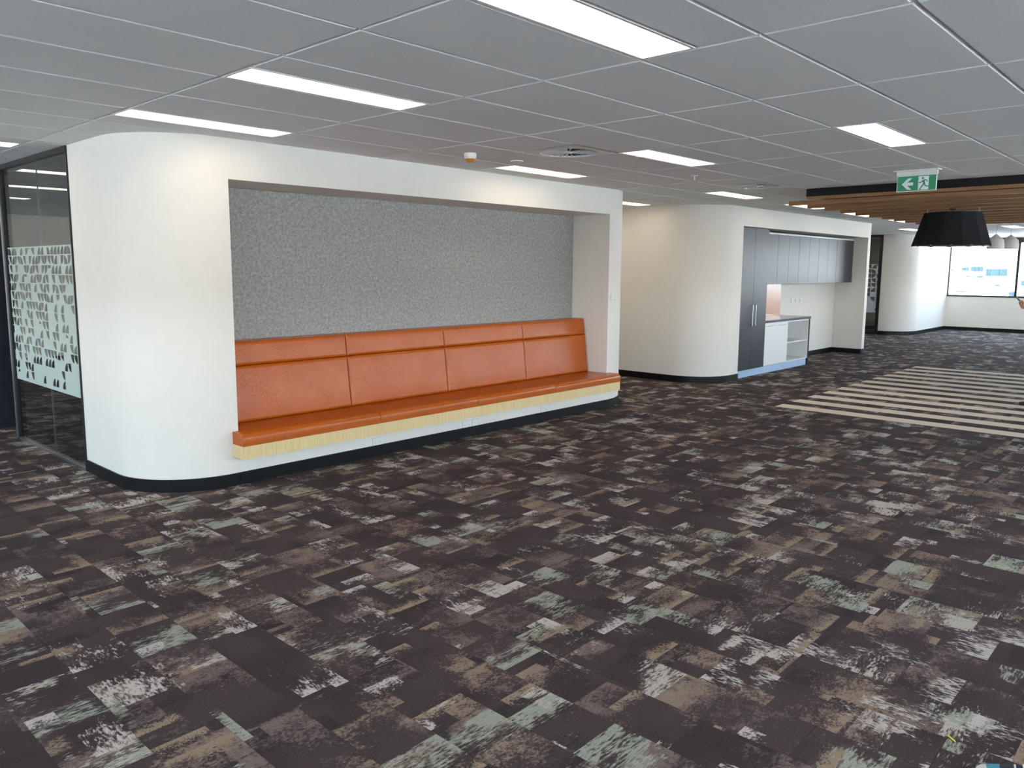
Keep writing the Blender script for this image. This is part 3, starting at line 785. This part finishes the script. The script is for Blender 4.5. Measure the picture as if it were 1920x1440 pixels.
# ---- exit sign
sx = 8.57; ya, yb = 2.62, 2.26; za, zb = 2.522, 2.678
t = thing('exit_sign', 'green exit sign with white arrow and running figure hanging from the ceiling', 'sign', (sx, 2.44, C))
cbox('mounting_plate', 'white', t, (sx-.05, sx+.06, yb-.02, ya+.03, C-.012, C), .002)
box('bracket', 'white', t, sx-.022, sx+.022, yb-.004, ya+.004, zb, C-.012)
cbox('panel', 'signwhite', t, (sx-.008, sx+.008, yb, ya, za, zb), .001)
def flat(name, polys, mat, xo):
    mb = MB()
    for pl in polys:
        n = len(pl); f0 = [(sx-.008-xo, ya-p[0], za+p[1]) for p in pl]; f1 = [(sx-.008, ya-p[0], za+p[1]) for p in pl]
        mb.add(f0+f1, [tuple(range(n))]+[(i, (i+1) % n, n+(i+1) % n, n+i) for i in range(n)])
    return mb.build(name, mat, t)
def seg(p, q, w, w2=None):
    w2 = w if w2 is None else w2
    d = (Vector(q)-Vector(p)).normalized(); nn = Vector((-d.y, d.x))
    p, q = Vector(p), Vector(q)
    return [tuple(p+nn*w), tuple(q+nn*w2), tuple(q-nn*w2), tuple(p-nn*w)]
flat('green_field', [[(.006, .006), (.354, .006), (.354, .150), (.006, .150)]], 'green', .0006)
flat('arrow', [[(.045, .073), (.100, .128), (.138, .128), (.098, .088), (.150, .088), (.150, .058), (.098, .058), (.138, .018), (.100, .018)]], 'signwhite', .0014)
flat('door_symbol', [[(.196, .012), (.196, .142), (.290, .142), (.290, .012)]], 'signwhite', .0014)
hd = [(.236+.0105*math.cos(2*PI*i/14), .1225+.0105*math.sin(2*PI*i/14)) for i in range(14)]
flat('running_figure', [hd, seg((.243, .103), (.249, .066), .011, .009), seg((.240, .104), (.222, .083), .0045), seg((.222, .083), (.200, .081), .004),
     seg((.246, .106), (.268, .104), .0048), seg((.268, .104), (.279, .085), .004), seg((.246, .068), (.228, .040), .006), seg((.228, .040), (.212, .018), .005),
     seg((.253, .070), (.262, .046), .006), seg((.262, .046), (.296, .044), .0048), seg((.212, .018), (.224, .015), .004)], 'green', .0022)

# ---- timber slat canopy
t = thing('slat_canopy', 'black bulkhead with rows of timber slats hanging beneath it at right', 'ceiling feature', (12.8, 1.5, C))
box('bulkhead', 'blackceil', t, 9.66, 16.0, -2.2, 3.985, 2.636, C-.001)
box('edge_batten', 'slat', t, 9.662, 9.70, -2.2, 3.983, 2.600, 2.636)
for yy in (3.6, .8, -1.8):
    box('hanger_rail', 'black_frame', t, 9.75, 15.75, yy, yy+.04, 2.5985, 2.6365)
slat0 = None
for k in range(11):
    xs = 9.80+k*.583
    if slat0 is None:
        slat0 = MB().cbox(xs-.045, xs+.045, -2.2, 4.245, 2.55, 2.599, .002).build('slat', 'slat', t)
    else:
        o = slat0.copy(); COL.objects.link(o); o.location = (k*.583, 0, 0)
# ---- black felt pendant
PX, PY = 11.549, 2.83
t = thing('felt_pendant', 'large black faceted felt pendant shade hanging under the timber slats', 'lamp', (PX, PY, 2.06))
N = 12; rb, rt, z0, z1 = .470, .338, 2.062, 2.492
for i in range(N):
    a0, a1 = 2*PI*(i+.004)/N, 2*PI*(i+.996)/N
    q = []
    for r, z in ((rb, z0), (rt, z1)):
        for a in (a0, a1): q.append((PX+r*math.cos(a), PY+r*math.sin(a), z))
        for a in (a0, a1): q.append((PX+(r-.014)*math.cos(a), PY+(r-.014)*math.sin(a), z))
    MB().add(q, [(0, 1, 5, 4), (2, 6, 7, 3), (0, 4, 6, 2), (1, 3, 7, 5), (0, 2, 3, 1), (4, 5, 7, 6)]).build('felt_panel', 'pend', t)
MB().lathe([(rt-.02, z1-.012), (rt-.02, z1-.02), (.0, z1-.02)], PX, PY, 36).build('top_disc', 'pend', t)
MB().lathe([(rb-.03, z0-.001), (rb-.018, z0-.001), (rb-.018, z0+.012), (rb-.03, z0+.012), (rb-.03, z0-.001)], PX, PY, 48, cap=False).build('rim_ring', 'pwhite', t)
MB().lathe([(rb-.04, z0+.035), (0, z0+.035)], PX, PY, 40, cap=False).build('shade_diffuser', 'diff2', t)
MB().lathe([(.12, 2.30), (.14, 2.35), (.05, 2.47)], PX, PY, 24).build('lamp_holder', 'pwhite', t)
c_ = MB().tube((PX, PY, z1-.02), (PX, PY, 2.530), .006, 8)
c_.build('cable', 'black_frame', t)
MB().lathe([(.042, 2.5495), (.042, 2.535), (.03, 2.528)], PX, PY, 20).build('ceiling_rose', 'black_frame', t)
for dy in (-.3, .3):
    MB().tube((PX, PY+dy, z1-.015), (PX, PY+dy, 2.5495), .003, 6).build('suspension_wire', 'steel', t)
# ---- white pendants
def wpend(x, y, zb, lab):
    t = thing('white_pendant', lab, 'lamp', (x, y, zb), 'small white pendants')
    r = .142; hgt = .165
    MB().lathe([(r, zb), (r*.99, zb+.08), (r*.90, zb+.155), (r*.885, zb+.165), (r*.86, zb+.16), (r*.95, zb+.08), (r*.965, zb), (r, zb)], x, y, 32, cap=False).build('bowl', 'pwhite', t, smooth=True)
    MB().lathe([(r*.885, zb+.165), (r*.45, zb+.218), (.012, zb+.262), (.0, zb+.263)], x, y, 32, cap=False).build('cone_cap', 'pwhite', t, smooth=True)
    MB().tube((x, y, zb+.26), (x, y, C-.015), .003, 8).build('cord', 'slot', t)
    MB().lathe([(.05, C), (.05, C-.012), (.02, C-.02)], x, y, 20).build('ceiling_rose', 'white', t)
wpend(16.75, 3.365, 2.155, 'small white bell pendant partly behind the black shade')
wpend(17.45, 3.265, 2.165, 'small white bell pendant right of its twin, clear of the black shade')

# ---- scrap and sneaker at the bottom right
mb = MB().prism([(3.162, .651), (3.136, .620), (3.133, .6225), (3.159, .6535)], .0005, .004)
tag(mb.build('plastic_scrap', 'yellow', None), 'tiny yellow plastic strip lying on the carpet at bottom right', 'scrap')
def loft(secs, n=20, bottom=0.0):
    """secs: (s, halfwidth, z_low, z_top); ring = superellipse with a flat underside"""
    vs = []; fs = []
    for s, hw, zl, zt in secs:
        for i in range(n):
            a = 2*PI*i/n; c, q = math.cos(a), math.sin(a)
            cx = hw*math.copysign(abs(c)**.7, c); cz = (zl+zt)/2+(zt-zl)/2*math.copysign(abs(q)**.75, q)
            vs.append((cx, s, cz))
    for k in range(len(secs)-1):
        for i in range(n): fs.append((k*n+i, k*n+(i+1) % n, (k+1)*n+(i+1) % n, (k+1)*n+i))
    fs.append(tuple(range(n-1, -1, -1))); fs.append(tuple((len(secs)-1)*n+i for i in range(n)))
    return vs, fs
def sneaker(name, label, loc, rz, mats):
    t = thing(name, label, 'shoe', loc)
    rt_ = Matrix.Rotation(rz, 4, 'Z')
    def part(nm, secs, mat):
        vs, fs = loft(secs); vs = [(rt_ @ Vector(v))+Vector(loc) for v in vs]
        return MB().add(vs, fs).build(nm, mat, t, smooth=True, angle=60)
    part('sole', [(-.27, .02, .0, .028), (-.262, .030, 0, .03), (-.22, .036, 0, .03), (-.13, .036, 0, .026), (-.06, .046, 0, .024), (-.02, .040, .002, .024), (-.006, .026, .006, .022), (0, .010, .009, .02)], mats[0])
    part('upper', [(-.262, .018, .024, .07), (-.255, .028, .024, .085), (-.21, .033, .022, .088), (-.15, .034, .022, .078), (-.10, .039, .022, .062), (-.062, .041, .02, .050), (-.045, .038, .02, .046)], mats[1])
    part('side_overlay', [(-.095, .0405, .022, .056), (-.075, .043, .021, .054), (-.05, .0415, .021, .0485), (-.035, .037, .021, .045)], mats[2])
    part('toe_cap', [(-.036, .0375, .02, .046), (-.022, .034, .02, .042), (-.010, .024, .02, .035), (-.004, .012, .02, .028)], mats[3])
    for k in range(3):
        s = -.115-.025*k
        a, b = (rt_ @ Vector((-.02, s, .067+.006*k)))+Vector(loc), (rt_ @ Vector((.02, s-.004, .067+.006*k)))+Vector(loc)
        MB().tube(a, b, .0035, 8).build('lace', mats[0], t)
    return t
sneaker('sneaker', 'toe of a white, teal and slate sneaker at the bottom right corner', (2.948, .520, 0), math.radians(20), ('rubber', 'slate', 'teal', 'rubber'))

# ---- person with a phone at the right edge
BX, BY = 12.18, 1.645
def skin_mesh(name, verts, edges, radii, root, mat, parent, sub=2):
    me = bpy.data.meshes.new(name); me.from_pydata([Vector(v) for v in verts], edges, []); me.materials.append(M[mat])
    o = bpy.data.objects.new(name, me); COL.objects.link(o); attach(o, parent)
    sk = o.modifiers.new('skin', 'SKIN'); sk.use_smooth_shade = True
    if not me.skin_vertices: me.skin_vertices.new()
    for i, r in enumerate(radii):
        d = me.skin_vertices[0].data[i]; d.radius = r if isinstance(r, tuple) else (r, r); d.use_root = (i == root)
    s = o.modifiers.new('sub', 'SUBSURF'); s.levels = sub; s.render_levels = sub
    return o
person = thing('person', 'person at the right edge holding a phone in one hand', 'person', (BX, BY, 0))
def P3(x, y, z): return (BX+x, BY+y, z)
# facing +Y; x is to the person's right
LA, LK = (-.115, .135, .09), (-.112, .115, .50)
V = [P3(0, 0, .95), P3(0, -.01, 1.12), P3(0, -.015, 1.30), P3(0, -.01, 1.43), P3(0, .005, 1.52), P3(0, .035, 1.61), P3(0, .04, 1.69), P3(0, .03, 1.77),
     P3(-.17, -.01, 1.41), P3(-.23, .03, 1.17), P3(-.165, .27, 1.24), P3(-.155, .36, 1.285), P3(-.155, .405, 1.305),
     P3(.17, -.01, 1.41), P3(.235, -.03, 1.15), P3(.245, .03, .90), P3(.245, .05, .82), P3(.245, .06, .76),
     P3(-.10, .01, .86), P3(*LK), P3(*LA), P3(.10, 0, .86), P3(.112, .01, .50), P3(.115, -.03, .09)]
Ed = [(0, 1), (1, 2), (2, 3), (3, 4), (4, 5), (5, 6), (6, 7), (3, 8), (8, 9), (9, 10), (10, 11), (11, 12), (3, 13), (13, 14), (14, 15), (15, 16), (16, 17), (0, 18), (18, 19), (19, 20), (0, 21), (21, 22), (22, 23)]
Rd = [(.12, .09), (.125, .09), (.14, .10), (.08, .066), .047, (.072, .085), (.098, .12), (.082, .10), .055, .042, .030, (.036, .018), (.036, .016), .055, .042, .030, (.018, .036), (.016, .036), .08, .058, .042, .08, .058, .042]
skin_mesh('body', V, Ed, Rd, 0, 'skin', person)
def lerp(a, b, k): return tuple(a[i]+(b[i]-a[i])*k for i in range(3))
skin_mesh('shirt', [P3(0, 0, .90), P3(0, -.005, 1.14), V[2], P3(0, -.01, 1.42), V[8], V[9], V[13], V[14], lerp(V[9], V[10], .25), lerp(V[14], V[15], .25)],
          [(0, 1), (1, 2), (2, 3), (3, 4), (4, 5), (3, 6), (6, 7), (5, 8), (7, 9)],
          [(.172, .135), (.165, .122), (.17, .12), (.11, .09), .068, .056, .068, .056, .052, .052], 1, 'shirt', person)
def leg_cloth(hip, knee, ankle):
    """one trouser leg as a tapering tube bent at the knee"""
    ctr = [(lerp(hip, knee, k), r) for k, r in ((-.12, .105), (0, .108), (.35, .098), (.7, .082), (1, .072))]+[(lerp(knee, ankle, k), r) for k, r in ((.3, .07), (.65, .064), (.97, .06))]
    n = 20; vs = []; fs = []
    for (c, r) in ctr: vs += [(c[0]+r*math.cos(2*PI*i/n), c[1]+r*1.06*math.sin(2*PI*i/n), c[2]) for i in range(n)]
    for k in range(len(ctr)-1): fs += [(k*n+i, k*n+(i+1) % n, (k+1)*n+(i+1) % n, (k+1)*n+i) for i in range(n)]
    return vs, fs
tr = MB()
for hip, knee, ank in ((P3(-.092, .01, .87), V[19], V[20]), (P3(.092, 0, .87), V[22], V[23])): tr.add(*leg_cloth(hip, knee, ank))
nn_ = 28; wv = []
for z, a, b in ((1.0, .150, .112), (.93, .172, .128), (.86, .192, .125), (.80, .188, .118)):
    wv += [(BX+a*math.cos(2*PI*i/nn_), BY+.004+b*math.sin(2*PI*i/nn_), z) for i in range(nn_)]
tr.add(wv, [(k*nn_+i, k*nn_+(i+1) % nn_, (k+1)*nn_+(i+1) % nn_, (k+1)*nn_+i) for k in range(3) for i in range(nn_)]+[tuple(range(nn_)), tuple(3*nn_+i for i in range(nn_))])
tr.build('trousers', 'trouser', person, smooth=True, angle=60)
hv = []; hf = []; ns, nr = 28, 14
for k in range(nr+1):
    th = PI*k/nr
    for i in range(ns):
        a = 2*PI*i/ns
        hv.append((BX+.090*math.sin(th)*math.cos(a), BY+.012+.112*math.sin(th)*math.sin(a), 1.722+.108*math.cos(th)))
for k in range(nr):
    for i in range(ns):
        q = (k*ns+i, k*ns+(i+1) % ns, (k+1)*ns+(i+1) % ns, (k+1)*ns+i)
        cy_ = sum(hv[m][1] for m in q)/4-BY; cz_ = sum(hv[m][2] for m in q)/4
        if cz_ > 1.768-.10*max(0, .05-cy_)/.05 and cz_ > 1.63: hf.append(q)
hob = MB().add(hv, hf).build('hair', 'hair', person, smooth=True, angle=60)
hm = hob.modifiers.new('thickness', 'SOLIDIFY'); hm.thickness = .014
for sx_ in (-1, 1):
    hdv = MB().lathe([(.0, 0), (.009, .003), (.011, .01), (.009, .017), (0, .02)], BX+sx_*.028, BY+.130, 12, cap=False)
    hdv.v = [(x, y, z+1.685) for x, y, z in hdv.v]; hdv.build('eye', 'hair', person, smooth=True)
    skin_mesh('ear', [P3(sx_*.082, .03, 1.655), P3(sx_*.087, .025, 1.695)], [(0, 1)], [(.012, .02), (.013, .022)], 0, 'skin', person, 1)
skin_mesh('nose', [P3(0, .142, 1.70), P3(0, .158, 1.665)], [(0, 1)], [.012, .018], 0, 'skin', person, 1)
MB().box(BX-.022, BX+.022, BY+.122, BY+.135, 1.625, 1.632).build('mouth', plain('lips', (160, 92, 84), .5), person)
for sx_ in (-1, 1):
    vs, fs = loft([(-.09, .03, 0, .07), (-.08, .04, 0, .10), (-.02, .042, 0, .11), (.05, .042, 0, .085), (.11, .048, 0, .06), (.16, .042, 0, .05), (.185, .02, .004, .04)])
    MB().add([(BX+sx_*.115+v[0], BY+v[1]+(.175 if sx_ < 0 else .01), v[2]) for v in vs], fs).build('shoe', 'shoe', person, smooth=True, angle=60)
# hand around the phone: phone leans away from the face
ph_c = Vector((BX-.155, BY+.445, 1.365)); ax = Vector((0, .62, .785)).normalized(); nrm = Vector((0, -.785, .62)).normalized(); side = Vector((1, 0, 0))
def PH(a, b, c): return ph_c+side*a+ax*b+nrm*c
for k, (b0, r0) in enumerate(((-.020, .0095), (-.040, .0098), (-.060, .0094), (-.078, .0085))):
    ln = (.96, 1.0, .95, .82)[k]
    pts = [PH(.012, b0-.02, -.022), PH(-.022*ln, b0-.004, -.020), PH(-.050, b0, -.004), PH(-.042, b0+.002, .014)]
    skin_mesh('finger', pts, [(0, 1), (1, 2), (2, 3)], [r0, r0, r0*.93, r0*.8], 0, 'skin', person, 2)
skin_mesh('thumb', [PH(.020, -.085, -.012), PH(.052, -.06, .0), PH(.048, -.03, .015), PH(.030, -.004, .0155)], [(0, 1), (1, 2), (2, 3)], [.015, .0115, .0105, .009], 0, 'skin', person, 2)
skin_mesh('palm', [PH(.006, -.112, -.03), PH(.006, -.07, -.026), PH(.006, -.03, -.022)], [(0, 1), (1, 2)], [(.030, .016), (.036, .014), (.034, .011)], 0, 'skin', person, 2)
# right hand fingers, relaxed
for k in range(4):
    b = P3(.245+.0, .035+.020*k, .755); skin_mesh('finger', [b, (b[0]-.004, b[1]+.004, b[2]-.045), (b[0]-.016, b[1]+.006, b[2]-.08)], [(0, 1), (1, 2)], [.0095, .009, .0075], 0, 'skin', person, 2)
skin_mesh('thumb', [P3(.24, .085, .81), P3(.232, .105, .77), P3(.226, .11, .735)], [(0, 1), (1, 2)], [.013, .011, .009], 0, 'skin', person, 2)
ph = thing('phone', 'dark mobile phone held up in the hand at the right edge', 'phone', tuple(ph_c))
def oriented(name, mat, a0, a1, b0, b1, c0, c1):
    q = [PH(a, b, c) for c in (c0, c1) for (a, b) in ((a0, b0), (a1, b0), (a1, b1), (a0, b1))]
    return MB().add(q, [(0, 3, 2, 1), (4, 5, 6, 7), (0, 1, 5, 4), (1, 2, 6, 5), (2, 3, 7, 6), (3, 0, 4, 7)]).build(name, mat, ph)
oriented('case', 'phone', -.037, .037, -.076, .076, -.0045, .004)
oriented('screen', 'screen', -.034, .034, -.072, .072, .004, .0048)

# ---- outside the far window
g = struct(box('ground', 'ground', None, -160, 300, -220, 220, -9.2, -9.0), 'ground outside far below the windows', 'ground')
bd = thing('far_building', 'pale overexposed building seen through the far window', 'building', (78, 20, -9))
box('facade', 'facade', bd, 78, 92, -30, 60, -9, 2.6)
box('parapet', 'facade', bd, 77.8, 92.2, -30.2, 60.2, 2.6, 3.0)
def bpx(px, py, X):
    v = R @ Vector(((px-960-CX)/FPX, 1, (720+CY-py)/FPX)); k = X/v.x; return v.y*k, H+v.z*k
def bwin(x0, x1, y0, y1, mat='fglass', split=1, name='window'):
    a, zt = bpx(x0, y0, 78); b, zb_ = bpx(x1, y1, 78)
    a, b = max(a, b), min(a, b)
    f = box(name, 'fdark', bd, 77.93, 77.99, b, a, zb_, zt)
    wv = (a-b)/split
    for k in range(split):
        o = MB().box(77.90, 77.93, b+wv*k+.06*wv, b+wv*(k+1)-.06*wv, zb_+.05*(zt-zb_), zt-.05*(zt-zb_)).build('pane', mat, None); o.parent = f
bwin(1849, 1861, 504, 518, split=3); bwin(1821, 1843, 500, 509, split=3); bwin(1804, 1816, 501, 508, split=2)
bwin(1861, 1888, 504, 518, split=2)
bwin(1833, 1843, 517, 521); bwin(1813, 1818, 517, 520); bwin(1793, 1808, 545, 548); bwin(1892, 1907, 547, 556, split=2)
bwin(1866, 1874, 533, 537); bwin(1915, 1925, 526, 536, split=2); bwin(1930, 1950, 504, 516, split=2); bwin(1776, 1787, 505, 508)
an = thing('annex_building', 'low white annex in front of the pale building outside the far window', 'building', (60, 20, -9))
box('facade', 'facade', an, 60, 74, -20, 50, -9, -1.3)
box('roof_edge', 'facade', an, 59.7, 74, -20.2, 50.2, -1.3, -1.05)
